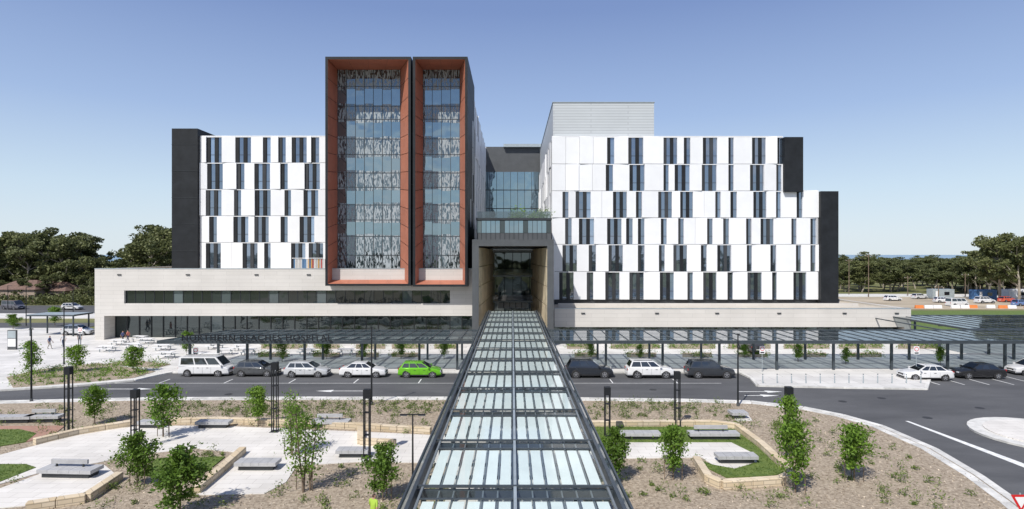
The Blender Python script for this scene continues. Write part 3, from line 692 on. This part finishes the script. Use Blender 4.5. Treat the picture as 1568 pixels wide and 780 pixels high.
# ------------------------------------------------------------ VEHICLES
def car(name,kind,col,x,y,heading=0,metal=.3,z=0.0):
    P=mat('paint_'+name+str(random.random())[2:6],col,.22,metal=metal,var=.03,scale=2); P.node_tree.nodes['Principled BSDF'].inputs['Coat Weight'].default_value=.8
    S={'sedan':dict(L=4.6,W=1.8,top=[(-2.3,.58),(-2.24,.90),(-2.0,1.0),(-1.2,1.01),(0,.97),(1.0,.94),(1.85,.82),(2.2,.70),(2.3,.48)],g=(-1.85,-1.05,.25,1.15,1.45),r=.33),
       'hatch':dict(L=4.3,W=1.78,top=[(-2.15,.55),(-2.1,.9),(-1.9,1.0),(-1,1.0),(0,.98),(1.0,.95),(1.7,.84),(2.05,.70),(2.15,.48)],g=(-2.0,-1.6,.2,1.2,1.49),r=.33),
       'suv':dict(L=4.7,W=1.88,top=[(-2.35,.6),(-2.3,1.0),(-2.1,1.12),(-1,1.12),(0,1.10),(1.05,1.07),(1.85,.98),(2.2,.86),(2.35,.55)],g=(-2.2,-1.85,.25,1.15,1.72),r=.38),
       'van':dict(L=5.1,W=1.9,top=[(-2.55,.5),(-2.52,1.05),(-2.4,1.12),(-1,1.12),(0,1.12),(1.5,1.12),(2.1,1.02),(2.45,.85),(2.55,.5)],g=(-2.48,-2.38,1.25,2.12,1.98),r=.34)}[kind]
    b=MB(); w=S['W']/2; zb=.22 if kind!='suv' else .27; n=len(S['top']); ring=[]
    L2=S['L']/2
    for (px,zt) in S['top']:
        e=abs(px)/L2; ww=w*(1-.16*max(0,(e-.72)/.28)**2)
        zm=zb+(zt-zb)*.55
        half=[(ww*.86,zb),(ww*.985,zb+.12),(ww,zm),(ww*.975,zt-.09*(zt-zb)),(ww*.88,zt)]
        r=[(px,a,c) for a,c in half]+[(px,0,zt+.025)]+[(px,-a,c) for a,c in half[::-1]]
        ring.append(r)
    base=len(b.v); i0=b.mi(P)
    for r in ring: b.v+=r
    m=len(ring[0])
    for i in range(n-1):
        for j in range(m-1):
            b.f.append((base+i*m+j,base+i*m+j+1,base+(i+1)*m+j+1,base+(i+1)*m+j)[::-1]); b.m.append(i0)
        b.f.append((base+i*m,base+(i+1)*m,base+(i+1)*m+m-1,base+i*m+m-1)[::-1]); b.m.append(i0)
    b.f.append(tuple(base+j for j in range(m))[::-1]); b.m.append(i0); b.f.append(tuple(base+(n-1)*m+j for j in range(m))); b.m.append(i0)
    br,tr,tf,bf,zr=S['g']; zbt=1.10 if kind in('suv','van') else .96; wb=w*.93; wt=w*(.74 if kind!='van' else .84)
    def sp(u,t,s,off=0):
        xr=br+(tr-br)*t; xf=bf+(tf-bf)*t; yy=wb+(wt-wb)*t
        return (xr+(xf-xr)*u,s*(yy+off),zbt-.06+(zr-zbt+.06)*t)
    for s_ in (1,-1):
        q=[sp(0,0,s_),sp(1,0,s_),sp(1,1,s_),sp(0,1,s_)]; b.poly(q if s_<0 else q[::-1],P)
    b.poly([sp(1,0,-1),sp(1,0,1),sp(1,1,1),sp(1,1,-1)],P); b.poly([sp(0,0,1),sp(0,0,-1),sp(0,1,-1),sp(0,1,1)],P)
    a_,b_,c_,d_=sp(0,1,-1),sp(1,1,-1),sp(1,1,1),sp(0,1,1); mid=[( (tr+.15),0,zr+.045),((tf-.1),0,zr+.045)]
    b.poly([a_,b_,mid[1],mid[0]],P); b.poly([c_,d_,mid[0],mid[1]],P); b.poly([b_,c_,mid[1]],P); b.poly([d_,a_,mid[0]],P)
    spl=[(.05,.36),(.39,.66),(.69,.95)] if kind!='hatch' else [(.06,.30),(.33,.62),(.65,.95)]
    for s_ in (1,-1):
        for u0,u1 in spl:
            q=[sp(u0,.2,s_,.008),sp(u1,.2,s_,.008),sp(u1,.88,s_,.008),sp(u0,.88,s_,.008)]; b.poly(q if s_<0 else q[::-1],'carglass')
    def fs(u,t0,t1,dx):
        q=[]
        for t,s_ in ((t0,-.9),(t0,.9),(t1,.88),(t1,-.88)):
            p=sp(u,t,1); q.append((p[0]+dx,p[1]*s_,p[2]+.006))
        return q
    b.poly(fs(1,.14,.93,.012),'carglass'); b.poly(fs(0,.18,.90,-.012)[::-1],'carglass')
    r=S['r']
    for sx in (-.30,.305):
        for s_ in (1,-1):
            X=sx*S['L']; yo=s_*(w+.006)
            b.cyl((X,s_*(w-.25),r),(X,yo,r+.02),r+.07,r+.07,20,'trim')
            b.cyl((X,s_*(w-.2),r),(X,s_*(w+.022),r),r,r,20,'tyre')
            b.cyl((X,s_*(w+.0),r),(X,s_*(w+.028),r),r*.66,r*.64,18,'trim')
            for k in range(5):
                an=k*2*math.pi/5; 
                T=Matrix.Translation((X,s_*(w+.03),r))@Matrix.Rotation(an,4,'Y'); b.box(-.035,.035,-.008,.008,.02,r*.62,'rim',T)
            for k in range(18):
                a0=k*math.pi/9; a1=(k+1)*math.pi/9; yy=s_*(w+.034)
                b.poly([(X+r*.6*math.cos(a0),yy,r+r*.6*math.sin(a0)),(X+r*.6*math.cos(a1),yy,r+r*.6*math.sin(a1)),(X+r*.68*math.cos(a1),yy,r+r*.68*math.sin(a1)),(X+r*.68*math.cos(a0),yy,r+r*.68*math.sin(a0))],'rim')
    zt=S['top'][-2][1]
    for s_ in (1,-1):
        b.box(L2-.22,L2-.02,s_*w*.62-.16,s_*w*.62+.16,zt-.14,zt-.02,'head'); b.box(-L2+.0,-L2+.12,s_*w*.70-.13,s_*w*.70+.13,.78,.95,'tail')
        X=bf-.25; b.box(X-.08,X+.08,s_*(w+.0),s_*(w+.17),zbt+.0,zbt+.13,P)
        b.box(-.29*S['L']+r+.1,.29*S['L']-r-.05,s_*w*.99-.015,s_*w*.99+.015,zb,zb+.10,'trim')
        for dx in (-.45,.5): b.box(dx-.1,dx+.1,s_*(w+.0)-.01,s_*(w+.0)+.018,zbt-.22,zbt-.18,'trim')
        for dx in (-.9,0.0,.85): b.box(dx-.006,dx+.006,s_*(w)-.01,s_*(w)+.003,zb+.15,zbt-.12,'trim')
        if kind in('suv',): b.box(tr+.15,tf-.1,s_*wt*.86-.02,s_*wt*.86+.02,zr+.03,zr+.075,'trim')
    b.box(L2-.06,L2+.01,-w*.45,w*.45,zt-.22,zt-.08,'trim'); b.box(L2-.03,L2+.02,-w*.7,w*.7,zb+.02,zb+.16,'trim')
    b.box(L2,L2+.025,-.2,.2,.40,.50,'signw'); b.box(-L2-.02,-L2,-.2,.2,.5,.6,'signw')
    o=b.build(name,smooth=True,loc=(x,y,z),rot=heading,bevel=.02); return o
def pcar(name,kind,col,xa,xb,py,D=None,metal=.3,sz=None,h=0):
    y=D or 59.6; car(name,kind,col,XA((xa+xb)/2,y-.6),y,h,metal)
pcar('parked_van','van',(.72,.72,.72),270,355,573,60,.05)
pcar('parked_car','hatch',(.10,.105,.11),354,427,577,59.9)
pcar('parked_car','hatch',(.62,.63,.64),433,503,580,59.5,.2)
pcar('parked_car','sedan',(.74,.74,.74),519,591,581,59.4,.05)
pcar('parked_car','hatch',(.16,.50,.02),611,674,581,59.4,.2)
pcar('parked_car','suv',(.03,.035,.045),867,939,581,59.3)
pcar('parked_car','suv',(.75,.75,.75),956,1037,583,59.1,.05)
pcar('parked_car','suv',(.045,.05,.058),1050,1128,583,59.1)
pcar('parked_car','sedan',(.75,.75,.75),1377,1468,585,58.0,.05,h=math.pi-.06)
pcar('parked_car','sedan',(.02,.02,.022),1462,1545,583,58.8,.2,h=math.pi-.05)
pcar('parked_car','hatch',(.7,.7,.7),1553,1620,578,60.5,.1,h=math.pi)
car('parked_car','hatch',(.55,.56,.58),XA(118,89),89.3,0,.3,.12)
car('parked_car','suv',(.05,.05,.055),XA(1190,66.5),74,math.pi/2,.3,.12)
for x,y,c in ((-98,131,(.6,.6,.6)),(-112,132,(.1,.1,.12)),(-121,131,(.7,.7,.7)),(110,150,(.7,.7,.7)),(119,148,(.7,.7,.7)),(128,152,(.6,.1,.05)),(101,156,(.72,.72,.72)),(142,160,(.7,.7,.7)),(106,140,(.7,.7,.7)),(122,141,(.12,.2,.4)),(113,163,(.6,.6,.6)),(134,139,(.72,.72,.72))):
    car('parked_car',random.choice(['suv','van','hatch']),c,x,y,random.uniform(-.3,.3),.1)
# ------------------------------------------------------------ FURNITURE
def bench(px,py,L=2.5,w=.8,back=False,rot=0,name='concrete_bench'):
    x,y=G(px,py); b=MB()
    b.box(-L/2+.2,L/2-.2,-w/2+.12,w/2-.12,0,.26,'dark'); b.box(-L/2,L/2,-w/2,w/2,.26,.46,'concrete')
    for i in range(1,5): b.box(-L/2+L*i/5-.008,-L/2+L*i/5+.008,-w/2-.003,w/2+.003,.30,.463,'dgrey')
    if back:
        b.box(-L*.38,L*.30,w*.05,w*.05+.12,.62,.86,'concrete'); 
        for q in (-.3,.2): b.box(L*q,L*q+.08,w*.05+.02,w*.05+.1,.46,.62,'dark')
    return b.build(name,loc=(x,y,.13),rot=rot,bevel=.02)
for a in [(20,654,2.8,.8,False,.05),(68,653,2.4,.8,True,.05),(108,737,3.0,1.0,True,-.05),(395,726,2.3,.9,False,0),(328,662,2.3,.8,False,0),(232,662,1.7,.8,False,0),(507,661,2.6,.8,True,0),(541,707,1.9,.8,False,0),(977,680,2.8,.8,False,0),(1092,680,3.2,.8,True,0),(1127,716,2.3,.8,False,0),(1130,647,1.2,1.0,False,0)]:
    bench(a[0],a[1]-5,a[2]*1.02,a[3],a[4],a[5])
def cluster_light(px,pyb,pyt):
    x,y=G(px,pyb); h=(pyb-pyt)*y/F; b=MB(); s_=.16
    for dx in (-s_,s_):
        for dy in (-s_,s_): b.box(dx-.03,dx+.03,dy-.03,dy+.03,0,h,'black')
    for z in (.05,h*.33,h*.66): b.box(-s_+.03,s_-.03,-s_+.03,s_-.03,z,z+.05,'black')
    b.box(-s_-.04,s_+.04,-s_-.04,s_+.04,h-.5,h+.02,'black'); b.box(-.3,.3,-.3,.3,0,.04,'dgrey')
    b.build('garden_lamp',loc=(x,y,.12))
for a in [(105,664,565),(207,692,600),(421,664,558),(562,704,600),(930,672,596),(1037,656,572),(1208,692,596)]: cluster_light(*a)
def pole(px,pyb,pyt,arm=.9,r=.06,name='street_lamp',dirs=(1,),gx=None):
    x,y=G(px,pyb); h=(pyb-pyt)*y/F; b=MB()
    b.cyl((0,0,0),(0,0,h),r*1.3,r*.8,10,'black'); b.cyl((0,0,0),(0,0,.25),r*2,r*2,10,'dgrey')
    for d in dirs:
        b.box(min(0,d*arm),max(0,d*arm),-.03,.03,h-.05,h,'black'); b.box(min(d*arm*.45,d*arm),max(d*arm*.45,d*arm),-.1,.1,h-.09,h-.052,'dgrey')
    b.build(name,loc=(x,y,.1))
pole(569,622,503,.15,dirs=(1,-1)); pole(48,617,505,.15,dirs=(1,-1)); pole(1130,624,513,.15,dirs=(1,-1)); pole(632,742,637,.68,.045,dirs=(1,-1))
for px,yb,yt in ((40,500,440),(12,475,438),(112,480,440),(98,560,470)): pole(px,yb,yt,.9)
for px,D,zt in ((1330,170,12.5),(1437,150,4.6),(1478,170,7),(1500,180,6),(1300,180,11),(1390,175,6)):
    b=MB(); b.cyl((0,0,0),(0,0,zt),.14,.09,8,'bark'); b.box(-1,1,-.06,.06,zt-.7,zt-.55,'bark'); 
    for q in (-.9,0,.9): b.cyl((q,0,zt-.55),(q,0,zt-.35),.05,.03,6,'signw')
    b.build('power_pole',loc=(XA(px,D),D,0))
for i in range(12):
    x,y=G(1168+i*22,589); b=MB(); 
    b.cyl((-.0,0,0),(0,0,.85),.05,.05,10,'lsteel'); b.cyl((0,0,.85),(0,0,.89),.06,.04,10,'dark'); b.cyl((0,0,.7),(0,0,.76),.052,.052,10,'signw'); b.build('bollard',loc=(x,y,.12))
def table(x,y,rot):
    b=MB(); b.box(-.95,.95,-.38,.38,.70,.76,'signw')
    for s_ in (-1,1):
        b.box(-.95,.95,s_*.72-.15,s_*.72+.15,.42,.47,'signw')
        b.box(s_*.6-.04,s_*.6+.04,-.7,.7,.34,.42,'lsteel'); b.box(s_*.6-.04,s_*.6+.04,-.05,.05,.42,.70,'lsteel')
        for q in (-1,1): b.box(s_*.6-.04,s_*.6+.04,q*.6-.04,q*.6+.04,0,.34,'lsteel')
    b.build('picnic_table',loc=(x,y,.12),rot=rot)
for px,py in ((165,540),(205,536),(250,538),(182,530),(225,528),(270,530),(330,536),(345,545),(380,545),(300,552),(255,550),(215,524),(370,538),(325,553),(470,545),(530,545)):
    x,y=G(px,py); table(x,y,random.uniform(-.2,.2))
x,y=G(19,537); b=MB(); b.box(-.55,.55,-.12,.12,0,2.5,'dgrey'); b.box(-.5,.5,-.125,-.12,1.5,2.4,'lsteel'); b.box(-.5,.5,-.125,-.12,.4,1.4,'signw'); b.build('information_totem',loc=(x,y,.12))
x,y=G(92,514); b=MB(); b.box(-3.6,3.6,-2,2,3.0,3.2,'blue_steel'); b.box(-3.5,3.5,-1.9,1.9,3.2,3.24,'lsteel')
for dx in (-3.2,3.2):
    for dy in (-1.6,1.6): b.box(dx-.08,dx+.08,dy-.08,dy+.08,0,3,'blue_steel')
b.build('entry_shelter',loc=(x,y,.12))
def sign(px,D,zc,shape,name='traffic_sign',r=.32):
    b=MB(); b.cyl((0,0,0),(0,0,zc+.3),.03,.03,8,'lsteel')
    if shape=='tri':
        for rr,yy,k in ((r,-.05,'red'),(r*.62,-.056,'signw')):
            b.poly([(rr*math.cos(a),yy,zc+rr*math.sin(a)) for a in (math.radians(-90),math.radians(30),math.radians(150))],k)
        b.poly([(r*math.cos(a),-.045,zc+r*math.sin(a)) for a in (math.radians(150),math.radians(30),math.radians(-90))],'lsteel')
    else:
        b.box(-.28,.28,-.05,-.035,zc-.4,zc+.4,'signw')
        b.cyl((0,-.05,zc+.12),(0,-.056,zc+.12),.22,.22,20,'red'); b.cyl((0,-.056,zc+.12),(0,-.06,zc+.12),.16,.16,20,'signw'); b.box(-.2,.2,-.056,-.05,zc-.33,zc-.2,'trim')
    b.build(name,loc=(XA(px,D),D,.1))
sign(1403,58.3,2.7,'r'); sign(1167,61,2.3,'r'); sign(1562,24.4,2.0,'tri',r=.5); sign(123,75,2.5,'r'); sign(300,62,2.0,'r')
# ------------------------------------------------------------ distant structures
def house(px,D,w,h,name='brick_house'):
    x=XA(px,D); b=MB(); b.box(-w/2,w/2,0,8,0,h,'brick')
    b.poly([(-w/2-.5,-.5,h),(w/2+.5,-.5,h),(w/2-2.5,4,h+2.2),(-w/2+2.5,4,h+2.2)],'tile_roof'); b.poly([(w/2+.5,-.5,h),(w/2+.5,8.5,h),(w/2-2.5,4,h+2.2)],'tile_roof'); b.poly([(-w/2-.5,8.5,h),(-w/2-.5,-.5,h),(-w/2+2.5,4,h+2.2)],'tile_roof'); b.poly([(w/2+.5,8.5,h),(-w/2-.5,8.5,h),(-w/2+2.5,4,h+2.2),(w/2-2.5,4,h+2.2)],'tile_roof')
    for q in (-.3,.1,.35): b.box(w*q,w*q+1.4,-.05,0,.9,2.2,'wdark')
    b.build(name,loc=(x,D,0))
house(22,146,10,3.6); house(72,150,9,3)
def container(x,y,k,rot=0,name='site_shed'):
    b=MB(); b.box(-3,3,-1.2,1.2,.15,2.7,k)
    for i in range(24): b.box(-2.95+i*.245,-2.85+i*.245,-1.24,-1.2,.25,2.6,k)
    b.box(-2.2,-1.4,-1.26,-1.24,.2,2.2,'signw'); b.box(.2,1.6,-1.26,-1.24,1.1,2.0,'wdark')
    for q in (-2.7,2.7): b.box(q-.2,q+.2,-1,1,0,.15,'dgrey')
    b.build(name,loc=(x,y,.03),rot=rot)
for px,D,k,r in ((1505,160,'blue',.1),(1555,162,'signw',.05),(1440,163,'lsteel',0)): container(XA(px,D),D,k,r)
b=MB()
for i in range(30):
    if i%4==3: continue
    x=92+i*2.1; y=134+random.uniform(-.2,.2)+(i%9)*.1
    b.hexa([(x,y-.25,.03),(x+1.9,y-.25,.03),(x+1.9,y+.25,.03),(x,y+.25,.03),(x,y-.1,.75),(x+1.9,y-.1,.75),(x+1.9,y+.1,.75),(x,y+.1,.75)],'signw' if i%3 else 'orangep')
b.build('safety_barrier')
# ------------------------------------------------------------ PEOPLE
def person(name,x,y,heading,shirt,trous,pose='walk',z=.12,s=1.0,hair=(.05,.03,.02)):
    ms=[mat(name+'_skin',(.45,.27,.19),.6,var=.05),mat(name+'_shirt',shirt,.8,var=.08,scale=6),mat(name+'_trousers',trous,.85,var=.08,scale=6),mat(name+'_hair',hair,.7,var=.2,scale=20),mat(name+'_shoes',(.03,.03,.03),.6,var=.1)]
    V=[];E=[];Rr=[]
    def add(p,r,par=None):
        V.append(p);Rr.append(r)
        if par is not None:E.append((par,len(V)-1))
        return len(V)-1
    hz=.94
    pel=add((0,0,hz),.135); ab=add((0.0,0,hz+.2),.13,pel); ch=add((.0,0,hz+.40),.155,ab); nk=add((0,0,hz+.55),.06,ch); hd=add((.02,0,hz+.66),.085,nk); tp=add((.01,0,hz+.76),.075,hd)
    for q,sy in enumerate((1,-1)):
        sw=.14*(1 if q else -1) if pose=='walk' else 0
        hp=add((0,sy*.10,hz-.08),.095,pel); kn=add((sw*1.1+.03,sy*.10,.50),.065,hp); an=add((sw*1.9-.02,sy*.10,.09),.043,kn); to=add((sw*1.9+.15,sy*.11,.045),.04,an)
        sh=add((0,sy*.20,hz+.46),.062,ch); el=add((-sw*.7-.02,sy*.25,hz+.18),.043,sh); 
        wr=add((-sw*1.2+.10,sy*.24,hz-.05),.03,el)
        wx,wy,wz=V[wr]; pa=add((wx+.02,wy,wz-.07),.033,wr)
        for f in range(4):
            a=add((wx+.055-.028*f,wy,wz-.13),.010,pa); add((wx+.065-.028*f,wy-sy*.01,wz-.185+abs(f-1.5)*.008),.008,a)
        t=add((wx+.06,wy-sy*.01,wz-.075),.011,pa); add((wx+.085,wy-sy*.02,wz-.11),.009,t)
    me=bpy.data.meshes.new('tmp'); me.from_pydata(V,E,[]); o=bpy.data.objects.new('tmp',me); sc.collection.objects.link(o)
    md=o.modifiers.new('skin','SKIN'); 
    for i,sv in enumerate(me.skin_vertices[0].data): sv.radius=(Rr[i],Rr[i]*(1.0)); sv.use_root=(i==0)
    s2=o.modifiers.new('ss','SUBSURF'); s2.levels=1; s2.render_levels=1
    dg=bpy.context.evaluated_depsgraph_get(); dg.update(); nm=bpy.data.meshes.new_from_object(o.evaluated_get(dg)); bpy.data.objects.remove(o)
    nm.materials.clear()
    for q in ms: nm.materials.append(q)
    for p in nm.polygons:
        c=p.center; p.use_smooth=True; k=1
        if c.z<.1: k=4
        elif c.z<hz+.04: k=2
        if c.z>hz+.55: k=0
        if c.z>hz+.70 or (c.z>hz+.6 and c.x<-.02): k=3
        if abs(c.y)>.195 and c.z<hz+.22 and c.z>.12: k=0
        p.material_index=k
    o=bpy.data.objects.new(name,nm); sc.collection.objects.link(o); o.location=(x,y,z); o.rotation_euler[2]=heading; o.scale=(s,)*3
    f=MB(); hh=hz+.66
    f.cyl((.095,0,hh+.01),(.125,0,hh-.02),.012,.016,6,ms[0])
    for sy in (1,-1): f.cyl((.02,sy*.083,hh-.02),(.02,sy*.095,hh+.02),.018,.02,6,ms[0]); f.cyl((.095,sy*.033,hh+.03),(.102,sy*.033,hh+.03),.011,.010,6,ms[4])
    f.cyl((.098,-.02,hh-.05),(.098,.02,hh-.05),.006,.006,5,'red')
    fo=f.build('face'); fo.parent=o
    return o
for px,py,hd,sh,tr,ps in ((97,533,2.5,(.6,.6,.62),(.05,.07,.12),'walk'),(76,536,.3,(.08,.1,.2),(.3,.28,.25),'walk'),(122,530,-1,(.05,.05,.06),(.05,.05,.06),'walk'),(188,527,0,(.1,.12,.25),(.04,.04,.05),'walk'),(196,526,3.1,(.6,.2,.15),(.05,.05,.1),'walk')):
    x,y=G(px,py); person('pedestrian',x,y,hd,sh,tr,ps)
person('hi_vis_worker',XA(572,26),26,1.2,(.34,.50,.06),(.03,.05,.12),'walk',.10,.95)
# ------------------------------------------------------------ WORLD / SUN / CAMERA
az=math.radians(-30)
el=math.radians(50)
sd=Vector((math.sin(az)*math.cos(el),-math.cos(az)*math.cos(el),math.sin(el)))
L=bpy.data.lights.new('sun','SUN'); L.energy=5.0; L.angle=math.radians(.5); L.color=(1,.96,.90)
so=bpy.data.objects.new('sun',L); sc.collection.objects.link(so); so.rotation_euler=(-sd).to_track_quat('-Z','Y').to_euler(); so.location=(0,-50,80)
wd=bpy.data.worlds.new('World'); sc.world=wd; wd.use_nodes=True; n=wd.node_tree
bg=n.nodes['Background']; sk=n.nodes.new('ShaderNodeTexSky'); sk.sky_type='NISHITA'; sk.sun_disc=False
sk.sun_elevation=el; sk.sun_rotation=math.atan2(sd.x,sd.y); sk.air_density=1.0; sk.dust_density=1.0; sk.ozone_density=1.5; sk.altitude=50
tc=n.nodes.new('ShaderNodeTexCoord'); sp_=n.nodes.new('ShaderNodeSeparateXYZ'); lk(n,tc.outputs['Generated'],sp_.inputs[0])
hz=n.nodes.new('ShaderNodeValToRGB'); lk(n,sp_.outputs[2],hz.inputs[0]); e=hz.color_ramp.elements
e[0].position=0.0; e[0].color=(5.0,5.6,6.0,1); e[1].position=1.0; e[1].color=(.4,.75,2.0,1)
for p_,c_ in ((.1,(4.0,4.95,5.9,1)),(.22,(2.5,3.4,5.2,1)),(.38,(1.4,2.05,3.9,1))):
    q=hz.color_ramp.elements.new(p_); q.color=c_
hm=n.nodes.new('ShaderNodeMix'); hm.data_type='RGBA'; hm.inputs[0].default_value=.88; lk(n,sk.outputs[0],hm.inputs[6]); lk(n,hz.outputs[0],hm.inputs[7])
nz=n.nodes.new('ShaderNodeTexNoise'); nz.inputs['Scale'].default_value=4.5; nz.inputs['Detail'].default_value=8; nz.inputs['Roughness'].default_value=.55
mp=n.nodes.new('ShaderNodeMapping'); mp.inputs['Scale'].default_value=(1,1,2.2); lk(n,tc.outputs['Generated'],mp.inputs[0]); lk(n,mp.outputs[0],nz.inputs['Vector'])
r=n.nodes.new('ShaderNodeValToRGB'); r.color_ramp.elements[0].position=.48; r.color_ramp.elements[1].position=.64; lk(n,nz.outputs['Fac'],r.inputs[0])
mr=n.nodes.new('ShaderNodeMapRange'); mr.inputs['From Min'].default_value=-.1; mr.inputs['From Max'].default_value=-.45; lk(n,sp_.outputs[1],mr.inputs['Value'])
mu=n.nodes.new('ShaderNodeMath'); mu.operation='MULTIPLY'; lk(n,r.outputs[0],mu.inputs[0]); lk(n,mr.outputs[0],mu.inputs[1])
m2=n.nodes.new('ShaderNodeMath'); m2.operation='MULTIPLY'; m2.inputs[1].default_value=.8; lk(n,mu.outputs[0],m2.inputs[0])
mx=n.nodes.new('ShaderNodeMix'); mx.data_type='RGBA'; lk(n,m2.outputs[0],mx.inputs[0]); lk(n,hm.outputs[2],mx.inputs[6]); mx.inputs[7].default_value=(6.5,6.5,6.7,1)
lk(n,mx.outputs[2],bg.inputs[0]); bg.inputs[1].default_value=.15
cam=bpy.data.cameras.new('camera'); co=bpy.data.objects.new('camera',cam); sc.collection.objects.link(co)
co.location=(0,0,H); co.rotation_euler=(math.radians(90),0,0); cam.sensor_width=36; cam.lens=36*F/1568; cam.clip_end=30000; cam.clip_start=.1
sc.camera=co
sc.view_settings.view_transform='Standard'; sc.view_settings.look='None'; sc.view_settings.exposure=0
